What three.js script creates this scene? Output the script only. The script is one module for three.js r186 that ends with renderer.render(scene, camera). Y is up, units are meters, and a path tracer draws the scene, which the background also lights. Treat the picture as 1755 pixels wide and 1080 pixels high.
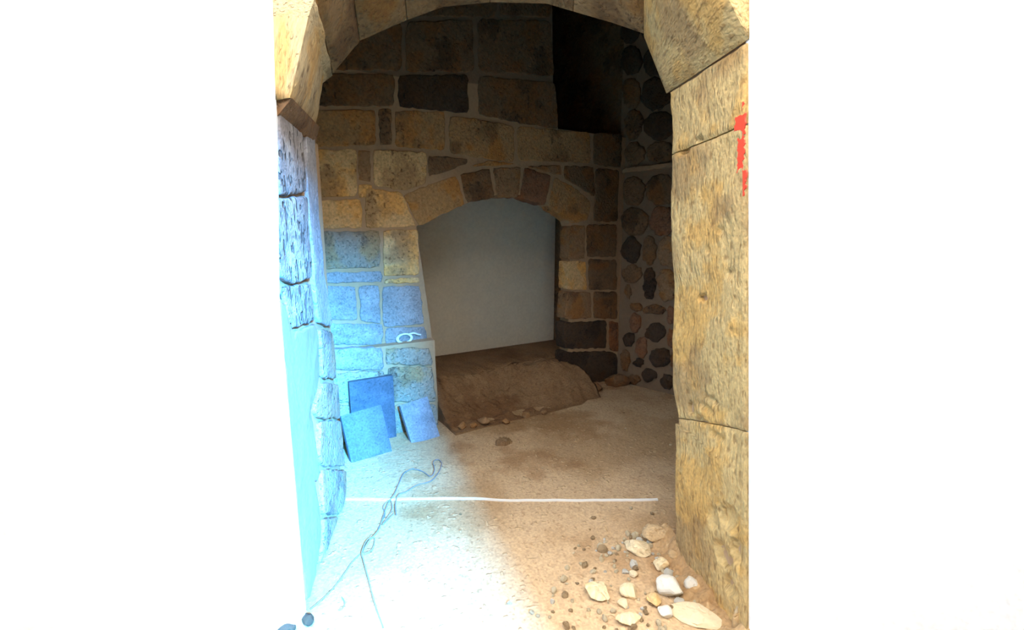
import * as THREE from 'three';
import { RectAreaLightUniformsLib } from 'three/addons/lights/RectAreaLightUniformsLib.js';
import { mergeGeometries } from 'three/addons/utils/BufferGeometryUtils.js';

// ---------------------------------------------------------------- camera, sky, sun, exposure
const scene = new THREE.Scene();
const camera = new THREE.PerspectiveCamera(66.97, 1755 / 1080, 0.05, 200);
camera.rotation.order = 'YXZ';
camera.position.set(0, 1.5, 0);
camera.rotation.set(-10.07 * Math.PI / 180, -9 * Math.PI / 180, 0);
scene.add(camera);
const renderer = new THREE.WebGLRenderer({ antialias: true });
renderer.toneMapping = THREE.LinearToneMapping;
renderer.toneMappingExposure = 1.0;
renderer.shadowMap.enabled = true;
renderer.shadowMap.type = THREE.PCFSoftShadowMap;
// bright hazy sky over the light well in front of the doorway
scene.background = new THREE.Color().setRGB(8.6, 8.3, 8.0);
// added blue area light behind the camera, cut to shape by the slot wall
RectAreaLightUniformsLib.init();
const addedBlueLight = new THREE.RectAreaLight(new THREE.Color().setRGB(0.05, 0.40, 0.95), 11500, 0.6, 0.6);
addedBlueLight.position.set(1.6, 3.4, 3.5);
addedBlueLight.lookAt(-0.2, 0.4, -2.6);
scene.add(addedBlueLight);
// ---------------------------------------------------------------- numbers and noise
function rng(seed) { let s = seed >>> 0; return () => { s = (s + 0x6D2B79F5) >>> 0; let t = s; t = Math.imul(t ^ (t >>> 15), t | 1); t ^= t + Math.imul(t ^ (t >>> 7), t | 61); return ((t ^ (t >>> 14)) >>> 0) / 4294967296; }; }
function hash(x, y, s) { let h = Math.imul(x, 374761393) + Math.imul(y, 668265263) + Math.imul(s, 2147483647 - 58); h = Math.imul(h ^ (h >>> 13), 1274126177); return ((h ^ (h >>> 16)) >>> 0) / 4294967296; }
function vnoise(x, y, s, px = 1 << 20, py = px) {
  const xi = Math.floor(x), yi = Math.floor(y); let fx = x - xi, fy = y - yi;
  fx = fx * fx * (3 - 2 * fx); fy = fy * fy * (3 - 2 * fy);
  const x0 = ((xi % px) + px) % px, x1 = (x0 + 1) % px, y0 = ((yi % py) + py) % py, y1 = (y0 + 1) % py;
  const a = hash(x0, y0, s), b = hash(x1, y0, s), c = hash(x0, y1, s), d = hash(x1, y1, s);
  return a + (b - a) * fx + (c - a) * fy + (a - b - c + d) * fx * fy;
}
function fbm(x, y, s, oct, px = 1 << 20, py = px) { let v = 0, a = 0.5, n = 0; for (let i = 0; i < oct; i++) { v += a * vnoise(x, y, s + i * 17, px, py); n += a; x *= 2; y *= 2; px *= 2; py *= 2; a *= 0.55; } return v / n; }
const clamp = (v, a = 0, b = 1) => Math.max(a, Math.min(b, v));
const step = (a, b, v) => { const t = clamp((v - a) / (b - a)); return t * t * (3 - 2 * t); };

// ---------------------------------------------------------------- textures: grain, pits, tool marks, dirt
function texture(size, metres, fn, color) {
  const data = new Uint8Array(size * size * 4);
  for (let j = 0; j < size; j++) for (let i = 0; i < size; i++) {
    const v = fn(i / size, j / size), o = (j * size + i) * 4;
    if (color) { data[o] = clamp(v[0]) * 255; data[o + 1] = clamp(v[1]) * 255; data[o + 2] = clamp(v[2]) * 255; } else data[o] = data[o + 1] = data[o + 2] = clamp(v) * 255;
    data[o + 3] = 255;
  }
  const t = new THREE.DataTexture(data, size, size, THREE.RGBAFormat);
  t.wrapS = t.wrapT = THREE.RepeatWrapping; t.magFilter = THREE.LinearFilter; t.minFilter = THREE.LinearMipmapLinearFilter; t.generateMipmaps = true;
  t.repeat.set(1 / metres, 1 / metres);
  if (color) t.colorSpace = THREE.SRGBColorSpace;
  t.needsUpdate = true;
  return t;
}
const mix = (a, b, t) => [a[0] + (b[0] - a[0]) * t, a[1] + (b[1] - a[1]) * t, a[2] + (b[2] - a[2]) * t];
const grain = (u, v, s) => fbm(u * 90, v * 90, s, 3, 90);
// weathered sandstone: pale body, ochre and grey clouds, dark crust flecks
const stoneMap = texture(1024, 1.1, (u, v) => {
  const cloud = fbm(u * 5, v * 5, 11, 5, 5), ochre = fbm(u * 7, v * 7, 51, 4, 7), fleck = fbm(u * 52, v * 52, 71, 3, 52), g = grain(u, v, 91);
  let c = mix([0.93, 0.90, 0.84], [0.97, 0.85, 0.66], step(0.42, 0.66, ochre));
  c = mix(c, [0.66, 0.61, 0.56], step(0.52, 0.75, cloud) * 0.7);
  c = mix(c, [0.42, 0.34, 0.28], step(0.62, 0.80, fleck) * step(0.45, 0.65, cloud) * 0.6);
  const k = 0.86 + 0.26 * (g - 0.5) + 0.14;
  return [c[0] * k, c[1] * k, c[2] * k];
}, true);
const stoneBump = texture(1024, 1.1, (u, v) => {
  const big = fbm(u * 9, v * 9, 21, 4, 9), g = grain(u, v, 92), pit = fbm(u * 70, v * 70, 33, 2, 70);
  return 0.55 + 0.5 * (big - 0.5) + 0.28 * (g - 0.5) - 0.35 * step(0.64, 0.8, pit);
});
// stone dressed with a point: short upright strokes
const stroke = (u, v) => fbm(u * 80 + 1.6 * fbm(u * 6, v * 6, 5, 2, 6), v * 26, 41, 3, 80, 26);
const tooledMap = texture(1024, 0.9, (u, v) => {
  const s = stroke(u, v), cloud = fbm(u * 4, v * 4, 12, 5, 4), gold = fbm(u * 6, v * 6, 57, 4, 6), g = grain(u, v, 93);
  let c = mix([0.94, 0.86, 0.70], [0.96, 0.82, 0.58], step(0.45, 0.65, gold));
  c = mix(c, [0.72, 0.62, 0.50], step(0.5, 0.72, cloud) * 0.6);
  c = mix(c, [0.52, 0.40, 0.26], step(0.60, 0.78, s) * 0.4);
  const k = 0.98 + 0.24 * (g - 0.5);
  return [c[0] * k, c[1] * k, c[2] * k];
}, true);
const tooledBump = texture(1024, 0.9, (u, v) => 0.6 - 0.6 * (stroke(u, v) - 0.5) + 0.4 * (fbm(u * 8, v * 8, 22, 3, 8) - 0.5) + 0.2 * (grain(u, v, 94) - 0.5));
// the pitted blocks of the left pier: small upright holes eaten into a grey face
const pitOf = (u, v) => step(0.62, 0.72, fbm(u * 40, v * 20, 44, 2, 40, 20));
const pittedMap = texture(1024, 0.8, (u, v) => {
  const p = pitOf(u, v), cloud = fbm(u * 5, v * 5, 14, 4, 5), g = grain(u, v, 95);
  let c = mix([0.90, 0.89, 0.88], [0.76, 0.74, 0.74], step(0.4, 0.68, cloud));
  c = mix(c, [0.40, 0.38, 0.37], p * 0.6);
  const k = 1 + 0.3 * (g - 0.5);
  return [c[0] * k, c[1] * k, c[2] * k];
}, true);
const pittedBump = texture(1024, 0.8, (u, v) => 0.8 - 0.65 * pitOf(u, v) + 0.3 * (fbm(u * 12, v * 12, 24, 3, 12) - 0.5) + 0.2 * (grain(u, v, 96) - 0.5));
// trodden floor: pale dust over brown earth, grit and crumbs
const floorMap = texture(2048, 3.6, (u, v) => {
  const dust = fbm(u * 6, v * 6, 15, 6, 6), brown = fbm(u * 9 + 0.3, v * 9, 61, 5, 9), grit = fbm(u * 240, v * 240, 81, 2, 240), crumb = fbm(u * 130, v * 130, 83, 2, 130), g = fbm(u * 420, v * 420, 97, 2, 420);
  let c = mix([0.86, 0.80, 0.72], [0.95, 0.91, 0.86], step(0.4, 0.62, dust));
  c = mix(c, [0.70, 0.58, 0.45], step(0.52, 0.75, brown) * 0.6);
  c = mix(c, [0.52, 0.42, 0.32], step(0.66, 0.86, grit) * 0.25);
  c = mix(c, [0.97, 0.93, 0.86], step(0.74, 0.82, crumb) * 0.6);
  const k = 1 + 0.22 * (g - 0.5);
  return [c[0] * k, c[1] * k, c[2] * k];
}, true);
const floorBump = texture(2048, 3.6, (u, v) => 0.45 + 0.5 * (fbm(u * 10, v * 10, 25, 4, 10) - 0.5) + 0.15 * (fbm(u * 240, v * 240, 81, 2, 240) - 0.5) + 0.25 * step(0.74, 0.84, fbm(u * 130, v * 130, 83, 2, 130)));
const plasterMap = texture(512, 1.5, (u, v) => { const k = 0.975 + 0.05 * (fbm(u * 5, v * 5, 16, 5, 5) - 0.5) + 0.06 * (fbm(u * 80, v * 80, 98, 2, 80) - 0.5); return [k, k, k * 0.995]; }, true);
const plasterBump = texture(512, 1.5, (u, v) => 0.5 + 0.5 * (fbm(u * 6, v * 6, 26, 4, 6) - 0.5) + 0.25 * (fbm(u * 70, v * 70, 99, 2, 70) - 0.5));
const concreteMap = texture(512, 0.5, (u, v) => { const k = 0.84 + 0.26 * (fbm(u * 6, v * 6, 17, 5, 6) - 0.5) + 0.2 * (fbm(u * 60, v * 60, 100, 2, 60) - 0.5) - 0.10 * step(0.7, 0.8, fbm(u * 40, v * 40, 101, 2, 40)); return [k, k, k * 1.01]; }, true);
const concreteBump = texture(512, 0.5, (u, v) => 0.6 + 0.3 * (fbm(u * 60, v * 60, 100, 2, 60) - 0.5) - 0.2 * step(0.7, 0.8, fbm(u * 40, v * 40, 101, 2, 40)));

const mat = (r, g, b, map, bump, depth, extra = {}) => new THREE.MeshStandardMaterial({ color: new THREE.Color().setRGB(r, g, b), map, bumpMap: bump, bumpScale: depth, roughness: 0.95, ...extra });
const stone = (r, g, b, depth = 0.012) => mat(r, g, b, stoneMap, stoneBump, depth);
const M = {
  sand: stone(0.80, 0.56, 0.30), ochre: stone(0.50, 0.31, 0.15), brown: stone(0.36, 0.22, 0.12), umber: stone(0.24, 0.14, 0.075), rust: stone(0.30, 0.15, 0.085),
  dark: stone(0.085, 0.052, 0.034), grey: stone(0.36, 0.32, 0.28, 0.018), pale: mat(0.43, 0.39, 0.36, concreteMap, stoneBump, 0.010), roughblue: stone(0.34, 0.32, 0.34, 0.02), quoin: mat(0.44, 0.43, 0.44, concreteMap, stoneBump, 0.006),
  pitted: mat(0.46, 0.44, 0.43, pittedMap, pittedBump, 0.022), tooled: mat(0.62, 0.52, 0.34, tooledMap, tooledBump, 0.014),
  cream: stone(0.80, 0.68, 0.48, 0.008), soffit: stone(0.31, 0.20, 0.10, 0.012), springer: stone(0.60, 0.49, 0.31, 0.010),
  dust: mat(0.60, 0.46, 0.28, floorMap, stoneBump, 0.008), chalk: mat(0.70, 0.65, 0.55, plasterMap, stoneBump, 0.004), crumb: mat(0.68, 0.55, 0.35, plasterMap, stoneBump, 0.004),
  smooth: mat(0.25, 0.225, 0.25, plasterMap, plasterBump, 0.006), whitewash: mat(0.93, 0.93, 0.92, plasterMap, plasterBump, 0.005),
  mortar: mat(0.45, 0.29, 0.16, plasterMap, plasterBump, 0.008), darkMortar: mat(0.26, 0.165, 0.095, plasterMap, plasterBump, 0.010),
  board: mat(0.86, 0.78, 0.62, plasterMap, plasterBump, 0.002), floor: mat(0.58, 0.44, 0.28, floorMap, floorBump, 0.014), soil: mat(0.28, 0.185, 0.10, floorMap, floorBump, 0.02), earth: mat(0.29, 0.185, 0.10, floorMap, floorBump, 0.02),
  concrete: mat(0.17, 0.19, 0.23, concreteMap, concreteBump, 0.003), paleConcrete: mat(0.32, 0.31, 0.33, concreteMap, concreteBump, 0.003), slate: mat(0.11, 0.125, 0.16, concreteMap, concreteBump, 0.003),
  strip: mat(0.88, 0.86, 0.80, plasterMap, plasterBump, 0.001, { roughness: 0.6 }), cable: mat(0.20, 0.20, 0.22, null, null, 0, { roughness: 0.7 }), cord: mat(0.82, 0.81, 0.78, null, null, 0, { roughness: 0.8 }),
  red: mat(0.80, 0.07, 0.03, plasterMap, plasterBump, 0.002, { roughness: 0.7 }),
  courtyard: mat(0.13, 0.10, 0.075, plasterMap, plasterBump, 0.006), ochreWall: mat(0.80, 0.62, 0.38, plasterMap, plasterBump, 0.006), unseenGround: mat(0.10, 0.09, 0.08, floorMap, floorBump, 0.01),  // tones of the unseen court, set for the bounce light they give
};

// outlines of the stones, in metres along and up their wall
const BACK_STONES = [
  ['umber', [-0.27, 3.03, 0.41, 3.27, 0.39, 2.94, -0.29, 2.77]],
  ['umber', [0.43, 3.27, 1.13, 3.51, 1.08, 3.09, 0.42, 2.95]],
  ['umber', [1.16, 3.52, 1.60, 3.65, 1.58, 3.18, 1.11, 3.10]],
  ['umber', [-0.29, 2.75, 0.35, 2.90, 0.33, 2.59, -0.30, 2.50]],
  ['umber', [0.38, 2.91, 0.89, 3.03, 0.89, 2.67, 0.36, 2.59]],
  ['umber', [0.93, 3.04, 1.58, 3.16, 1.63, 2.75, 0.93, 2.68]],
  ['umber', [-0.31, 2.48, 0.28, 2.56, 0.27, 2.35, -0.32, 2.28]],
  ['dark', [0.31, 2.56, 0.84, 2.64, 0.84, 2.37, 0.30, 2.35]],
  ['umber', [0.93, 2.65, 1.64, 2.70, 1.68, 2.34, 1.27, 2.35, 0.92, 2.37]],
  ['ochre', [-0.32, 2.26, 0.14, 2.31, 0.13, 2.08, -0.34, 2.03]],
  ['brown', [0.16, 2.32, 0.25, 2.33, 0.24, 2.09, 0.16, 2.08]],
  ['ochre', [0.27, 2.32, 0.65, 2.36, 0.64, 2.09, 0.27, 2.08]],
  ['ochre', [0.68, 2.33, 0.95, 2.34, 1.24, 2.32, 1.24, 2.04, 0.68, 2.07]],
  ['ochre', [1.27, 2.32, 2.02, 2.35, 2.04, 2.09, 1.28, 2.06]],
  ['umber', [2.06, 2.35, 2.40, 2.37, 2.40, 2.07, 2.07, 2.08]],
  ['sand', [-0.34, 2.01, -0.00, 2.04, -0.02, 1.73, -0.36, 1.71]],
  ['brown', [0.01, 2.04, 0.09, 2.04, 0.08, 1.83, 0.00, 1.84]],
  ['sand', [0.11, 2.05, 0.50, 2.06, 0.49, 1.84, 0.31, 1.78, 0.10, 1.81]],
  ['umber', [0.51, 2.04, 0.83, 2.04, 0.82, 2.00, 0.51, 1.89]],
  ['sand', [0.00, 1.81, 0.09, 1.81, 0.09, 1.72, -0.00, 1.72]],
  ['ochre', [0.42, 1.53, 0.31, 1.75, 0.55, 1.85, 0.73, 1.91, 0.80, 1.70, 0.61, 1.62], 0.13],
  ['umber', [0.82, 1.71, 0.76, 1.92, 1.02, 1.98, 1.06, 1.76], 0.13],
  ['brown', [1.08, 1.76, 1.05, 1.99, 1.31, 2.01, 1.28, 1.77], 0.13],
  ['rust', [1.30, 1.77, 1.34, 2.01, 1.61, 1.96, 1.55, 1.71], 0.13],
  ['ochre', [1.59, 1.70, 1.64, 1.95, 1.86, 1.87, 2.05, 1.76, 2.03, 1.59, 1.84, 1.56], 0.13],
  ['ochre', [0.86, 1.99, 1.00, 2.04, 1.26, 2.03, 1.03, 2.00]],
  ['brown', [1.37, 2.02, 1.71, 2.05, 1.72, 1.97, 1.61, 1.98]],
  ['umber', [1.74, 2.05, 2.07, 2.06, 2.09, 1.80, 1.88, 1.89, 1.75, 1.94]],
  ['umber', [2.10, 2.05, 2.38, 2.05, 2.38, 1.58, 2.09, 1.58, 2.09, 1.76]],
  ['sand', [-0.34, 1.69, 0.01, 1.71, 0.01, 1.52, -0.36, 1.51]],
  ['sand', [0.04, 1.79, 0.30, 1.77, 0.40, 1.53, 0.03, 1.52]],
  ['grey', [-0.32, 1.49, 0.13, 1.50, 0.12, 1.24, -0.33, 1.24]],
  ['sand', [0.15, 1.50, 0.41, 1.51, 0.41, 1.17, 0.14, 1.17], 0.13],
  ['pale', [-0.32, 1.22, 0.13, 1.21, 0.13, 1.13, -0.33, 1.15]],
  ['sand', [0.15, 1.15, 0.41, 1.15, 0.41, 1.11, 0.14, 1.12], 0.13],
  ['pale', [-0.31, 1.13, -0.06, 1.11, -0.06, 0.87, -0.32, 0.89]],
  ['pale', [-0.04, 1.11, 0.10, 1.11, 0.10, 0.82, -0.04, 0.86]],
  ['pale', [0.13, 1.10, 0.41, 1.09, 0.44, 0.79, 0.12, 0.80], 0.13],
  ['pale', [-0.31, 0.87, 0.12, 0.82, 0.11, 0.67, -0.31, 0.72]],
  ['pale', [0.14, 0.79, 0.44, 0.77, 0.47, 0.62, 0.13, 0.66], 0.13],
  ['brown', [1.81, 1.54, 1.99, 1.55, 2.00, 1.24, 1.81, 1.24], 0.13],
  ['umber', [2.01, 1.55, 2.37, 1.56, 2.38, 1.25, 2.02, 1.26]],
  ['sand', [1.80, 1.23, 2.01, 1.22, 2.03, 0.95, 1.80, 0.97], 0.13],
  ['umber', [2.04, 1.24, 2.39, 1.22, 2.41, 0.93, 2.06, 0.95]],
  ['brown', [1.80, 0.95, 2.08, 0.93, 2.10, 0.68, 1.78, 0.70], 0.13],
  ['umber', [2.11, 0.93, 2.41, 0.91, 2.43, 0.64, 2.13, 0.67]],
  ['dark', [1.77, 0.67, 2.29, 0.64, 2.30, 0.36, 1.78, 0.42], 0.13],
  ['rust', [2.32, 0.63, 2.44, 0.61, 2.46, 0.30, 2.34, 0.34]],
  ['dark', [1.77, 0.39, 2.31, 0.33, 2.45, 0.28, 2.47, -0.01, 1.78, 0.10], 0.13],
];

const BASE_STONES = [
  ['pale', [-0.33, 0.71, 0.08, 0.67, 0.08, 0.50, -0.34, 0.56]],
  ['grey', [0.10, 0.66, 0.44, 0.62, 0.46, 0.48, 0.10, 0.54]],
  ['grey', [-0.33, 0.54, 0.09, 0.49, 0.08, 0.25, -0.33, 0.33]],
  ['grey', [0.11, 0.51, 0.46, 0.47, 0.48, 0.18, 0.10, 0.25]],
  ['grey', [-0.32, 0.31, 0.13, 0.23, 0.12, -0.07, -0.32, 0.03]],
  ['grey', [0.15, 0.22, 0.48, 0.16, 0.51, -0.17, 0.13, -0.08]],
];

const RUBBLE_STONES = [
  ['rust', [0.24, 0.60, 0.21, 0.53, 0.16, 0.52, 0.12, 0.58, 0.12, 0.66, 0.15, 0.72, 0.20, 0.71, 0.24, 0.67]],
  ['dark', [0.18, 0.43, 0.15, 0.38, 0.09, 0.37, 0.06, 0.42, 0.06, 0.47, 0.09, 0.51, 0.14, 0.52, 0.18, 0.49]],
  ['rust', [0.32, 0.36, 0.29, 0.29, 0.24, 0.28, 0.19, 0.33, 0.19, 0.43, 0.23, 0.49, 0.28, 0.51, 0.31, 0.44]],
  ['dark', [0.48, 0.53, 0.43, 0.48, 0.35, 0.47, 0.28, 0.50, 0.29, 0.58, 0.34, 0.64, 0.42, 0.66, 0.48, 0.61]],
  ['dark', [0.29, 0.23, 0.26, 0.19, 0.21, 0.19, 0.17, 0.21, 0.18, 0.24, 0.21, 0.28, 0.26, 0.28, 0.29, 0.27]],
  ['dark', [0.55, 0.30, 0.49, 0.24, 0.41, 0.22, 0.35, 0.27, 0.35, 0.35, 0.40, 0.41, 0.48, 0.43, 0.54, 0.38]],
  ['umber', [0.14, 0.20, 0.12, 0.12, 0.07, 0.12, 0.04, 0.18, 0.03, 0.27, 0.06, 0.34, 0.11, 0.34, 0.14, 0.29]],
  ['dark', [0.43, 0.12, 0.38, 0.08, 0.32, 0.06, 0.28, 0.10, 0.27, 0.15, 0.31, 0.20, 0.37, 0.20, 0.42, 0.18]],
  ['dark', [0.60, 0.09, 0.56, 0.03, 0.51, 0.03, 0.47, 0.06, 0.46, 0.12, 0.49, 0.18, 0.55, 0.18, 0.60, 0.15]],
  ['umber', [0.26, 0.05, 0.22, 0.01, 0.16, 0.01, 0.12, 0.03, 0.12, 0.07, 0.16, 0.11, 0.21, 0.11, 0.25, 0.10]],
  ['umber', [0.47, 0.77, 0.41, 0.73, 0.32, 0.73, 0.25, 0.74, 0.26, 0.78, 0.32, 0.81, 0.40, 0.82, 0.47, 0.80]],
  ['umber', [0.13, 0.89, 0.11, 0.84, 0.08, 0.85, 0.06, 0.89, 0.05, 0.94, 0.07, 0.98, 0.10, 0.99, 0.12, 0.95]],
  ['umber', [0.25, 0.77, 0.21, 0.74, 0.16, 0.74, 0.12, 0.76, 0.11, 0.79, 0.15, 0.81, 0.21, 0.82, 0.24, 0.80]],
  ['rust', [0.59, 0.50, 0.57, 0.44, 0.53, 0.44, 0.51, 0.48, 0.50, 0.55, 0.52, 0.62, 0.55, 0.61, 0.58, 0.57]],
  ['rust', [0.58, 0.71, 0.55, 0.66, 0.52, 0.65, 0.49, 0.70, 0.49, 0.77, 0.51, 0.83, 0.54, 0.82, 0.57, 0.78]],
  ['umber', [0.62, 0.28, 0.61, 0.22, 0.58, 0.23, 0.55, 0.27, 0.54, 0.34, 0.56, 0.40, 0.59, 0.41, 0.62, 0.35]],
  ['umber', [0.21, 1.80, 0.15, 1.72, 0.05, 1.73, -0.01, 1.81, -0.02, 1.92, 0.04, 1.99, 0.13, 1.99, 0.21, 1.92]],
  ['umber', [0.54, 1.79, 0.45, 1.72, 0.31, 1.73, 0.22, 1.81, 0.22, 1.92, 0.30, 1.99, 0.43, 1.99, 0.53, 1.90]],
  ['umber', [0.26, 1.53, 0.20, 1.45, 0.08, 1.45, -0.01, 1.53, -0.02, 1.64, 0.06, 1.71, 0.18, 1.70, 0.27, 1.63]],
  ['rust', [0.54, 1.53, 0.47, 1.46, 0.36, 1.45, 0.27, 1.53, 0.28, 1.63, 0.34, 1.72, 0.46, 1.71, 0.54, 1.63]],
  ['dark', [0.20, 1.27, 0.16, 1.19, 0.07, 1.20, 0.00, 1.26, 0.00, 1.36, 0.06, 1.44, 0.14, 1.44, 0.21, 1.37]],
  ['umber', [0.36, 1.27, 0.33, 1.19, 0.27, 1.18, 0.22, 1.26, 0.22, 1.36, 0.25, 1.45, 0.31, 1.45, 0.36, 1.37]],
  ['brown', [0.57, 1.26, 0.51, 1.17, 0.43, 1.18, 0.37, 1.25, 0.37, 1.36, 0.42, 1.45, 0.50, 1.45, 0.55, 1.37]],
  ['umber', [0.22, 1.06, 0.17, 1.01, 0.08, 1.00, 0.02, 1.05, 0.01, 1.12, 0.07, 1.17, 0.16, 1.18, 0.22, 1.13]],
  ['dark', [0.37, 0.96, 0.34, 0.86, 0.28, 0.86, 0.24, 0.95, 0.24, 1.07, 0.27, 1.16, 0.32, 1.17, 0.36, 1.09]],
  ['brown', [0.57, 0.97, 0.53, 0.87, 0.44, 0.86, 0.39, 0.96, 0.37, 1.08, 0.43, 1.16, 0.50, 1.16, 0.56, 1.08]],
  ['umber', [0.20, 2.14, 0.14, 2.09, 0.06, 2.09, -0.00, 2.16, -0.01, 2.24, 0.05, 2.30, 0.13, 2.29, 0.20, 2.22]],
  ['umber', [0.49, 2.13, 0.42, 2.07, 0.30, 2.09, 0.21, 2.15, 0.21, 2.23, 0.29, 2.28, 0.40, 2.26, 0.50, 2.20]],
  ['umber', [0.16, 2.38, 0.11, 2.32, 0.04, 2.31, -0.01, 2.40, -0.03, 2.51, 0.03, 2.58, 0.10, 2.57, 0.17, 2.49]],
  ['dark', [0.48, 2.34, 0.39, 2.28, 0.27, 2.29, 0.17, 2.38, 0.17, 2.48, 0.26, 2.53, 0.38, 2.52, 0.47, 2.44]],
  ['umber', [0.13, 2.66, 0.09, 2.58, 0.01, 2.60, -0.04, 2.69, -0.06, 2.81, 0.00, 2.86, 0.07, 2.85, 0.12, 2.77]],
  ['dark', [0.43, 2.60, 0.34, 2.54, 0.23, 2.55, 0.13, 2.64, 0.14, 2.76, 0.22, 2.82, 0.33, 2.79, 0.41, 2.71]],
  ['dark', [0.13, 2.93, 0.07, 2.88, -0.01, 2.88, -0.08, 2.97, -0.08, 3.08, -0.02, 3.13, 0.06, 3.12, 0.12, 3.03]],
  ['dark', [0.40, 2.87, 0.33, 2.82, 0.21, 2.83, 0.14, 2.92, 0.14, 3.02, 0.21, 3.07, 0.31, 3.04, 0.40, 2.96]],
  ['dark', [0.09, 3.20, 0.04, 3.14, -0.04, 3.15, -0.10, 3.25, -0.09, 3.35, -0.05, 3.43, 0.03, 3.40, 0.09, 3.32]],
  ['dark', [0.38, 3.12, 0.30, 3.07, 0.19, 3.10, 0.11, 3.19, 0.08, 3.31, 0.18, 3.35, 0.29, 3.33, 0.37, 3.23]],
];

const LEFT_STONES = [
  ['pitted', [-1.70, 1.94, -2.26, 1.90, -2.23, 1.66, -1.61, 1.62]],
  ['pitted', [-1.61, 1.61, -2.24, 1.65, -2.21, 1.29, -1.89, 1.30, -1.54, 1.34]],
  ['pitted', [-1.81, 1.30, -2.21, 1.27, -2.23, 1.10, -1.88, 1.13]],
  ['smooth', [-1.68, 1.26, -1.78, 1.27, -1.90, 1.11, -2.25, 1.08, -2.25, 0.84, -2.06, 0.77, -2.10, 0.54, -2.12, 0.40, -2.03, 0.41, -2.06, 0.25, -2.05, 0.13, -1.94, 0.06, -1.76, 0.03, -1.61, 0.14]],
  ['roughblue', [-2.29, 1.05, -2.57, 0.97, -2.59, 0.71, -2.29, 0.81]],
  ['roughblue', [-2.10, 0.73, -2.28, 0.79, -2.60, 0.68, -2.63, 0.47, -2.18, 0.65]],
  ['roughblue', [-2.18, 0.64, -2.64, 0.45, -2.65, 0.17, -2.16, 0.43, -2.14, 0.52]],
  ['roughblue', [-2.16, 0.41, -2.66, 0.14, -2.60, 0.01, -2.43, 0.01, -2.12, 0.21]],
  ['roughblue', [-2.11, 0.19, -2.40, 0.01, -2.17, 0.02, -2.01, 0.03, -2.08, 0.10]],
  ['quoin', [-2.32, 1.93, -2.46, 1.96, -2.45, 1.64, -2.46, 1.29, -2.55, 1.00, -2.27, 1.09, -2.26, 1.31, -2.27, 1.63]],
];

const CABLE_LONG = [[-0.238, -1.637], [-0.282, -1.754], [-0.326, -1.899], [-0.368, -2.040], [-0.385, -2.103], [-0.367, -2.205], [-0.342, -2.211], [-0.343, -2.126], [-0.376, -2.098], [-0.367, -2.169], [-0.329, -2.265], [-0.316, -2.390], [-0.303, -2.510], [-0.275, -2.590], [-0.257, -2.710], [-0.233, -2.826], [-0.185, -2.871], [-0.126, -2.839], [-0.067, -2.757], [-0.046, -2.819], [-0.054, -2.927], [-0.027, -2.972], [-0.001, -2.911], [-0.035, -2.766], [-0.074, -2.702], [-0.149, -2.673], [-0.213, -2.612], [-0.248, -2.580], [-0.260, -2.492], [-0.248, -2.379]];
const CABLE_SIDE = [[-0.394, -2.109], [-0.420, -2.056], [-0.442, -1.975], [-0.473, -1.884], [-0.499, -1.832], [-0.536, -1.776]];
const CABLE_CURL = [[-0.425, -1.830], [-0.406, -1.789], [-0.410, -1.759], [-0.424, -1.752]];
const CABLE_MID = [[-0.332, -2.290], [-0.309, -2.416], [-0.326, -2.485], [-0.296, -2.539], [-0.276, -2.454], [-0.302, -2.346], [-0.314, -2.312], [-0.263, -2.408]];
const CRUMBS = [[1.51, -3.58, 0.010], [1.40, -3.27, 0.008], [1.62, -2.98, 0.010], [1.24, -2.63, 0.008], [0.79, -2.21, 0.013], [1.22, -2.12, 0.010], [1.02, -2.26, 0.011], [0.73, -2.05, 0.010], [0.47, -3.19, 0.008], [0.55, -3.84, 0.006], [0.34, -4.43, 0.010], [0.74, -2.12, 0.006], [0.66, -1.97, 0.008], [0.62, -1.98, 0.008], [0.64, -2.79, 0.005], [1.11, -2.19, 0.011], [0.93, -2.59, 0.005], [0.74, -3.81, 0.005], [0.84, -3.10, 0.005], [0.32, -2.92, 0.005], [0.09, -2.35, 0.006], [0.75, -1.91, 0.010], [0.56, -1.75, 0.008], [0.46, -1.74, 0.006]];

// ---------------------------------------------------------------- builders
const numbers = {};
function numbered(name) { const n = numbers[name] = (numbers[name] ?? -1) + 1; return n ? `${name}_${String(n).padStart(3, '0')}` : name; }
function mesh(name, geometry, material, parent = scene) {
  const m = new THREE.Mesh(geometry, material); m.name = parent === scene ? numbered(name) : name;
  m.castShadow = m.receiveShadow = true; parent.add(m); return m;
}
function structure(name, x = 0, y = 0, z = 0, turn = 0) { const g = new THREE.Group(); g.name = name; g.position.set(x, y, z); g.rotation.y = turn; g.userData.kind = 'structure'; scene.add(g); return g; }
function thing(name, label, category, [x, y, z], turn = 0, group) {
  const g = new THREE.Group(); g.name = numbered(name); g.position.set(x, y, z); g.rotation.y = turn; g.userData = { label, category };
  if (group) g.userData.group = group;
  scene.add(g); return g;
}
function tag(o, label, category, group) { o.userData = { label, category }; if (group) o.userData.group = group; return o; }
function geometryOf(position, uv, index) {
  const g = new THREE.BufferGeometry();
  g.setAttribute('position', new THREE.Float32BufferAttribute(position, 3)); g.setAttribute('uv', new THREE.Float32BufferAttribute(uv, 2));
  g.setIndex(index); g.computeVertexNormals(); return g;
}
let stoneSeed = 100;
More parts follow.
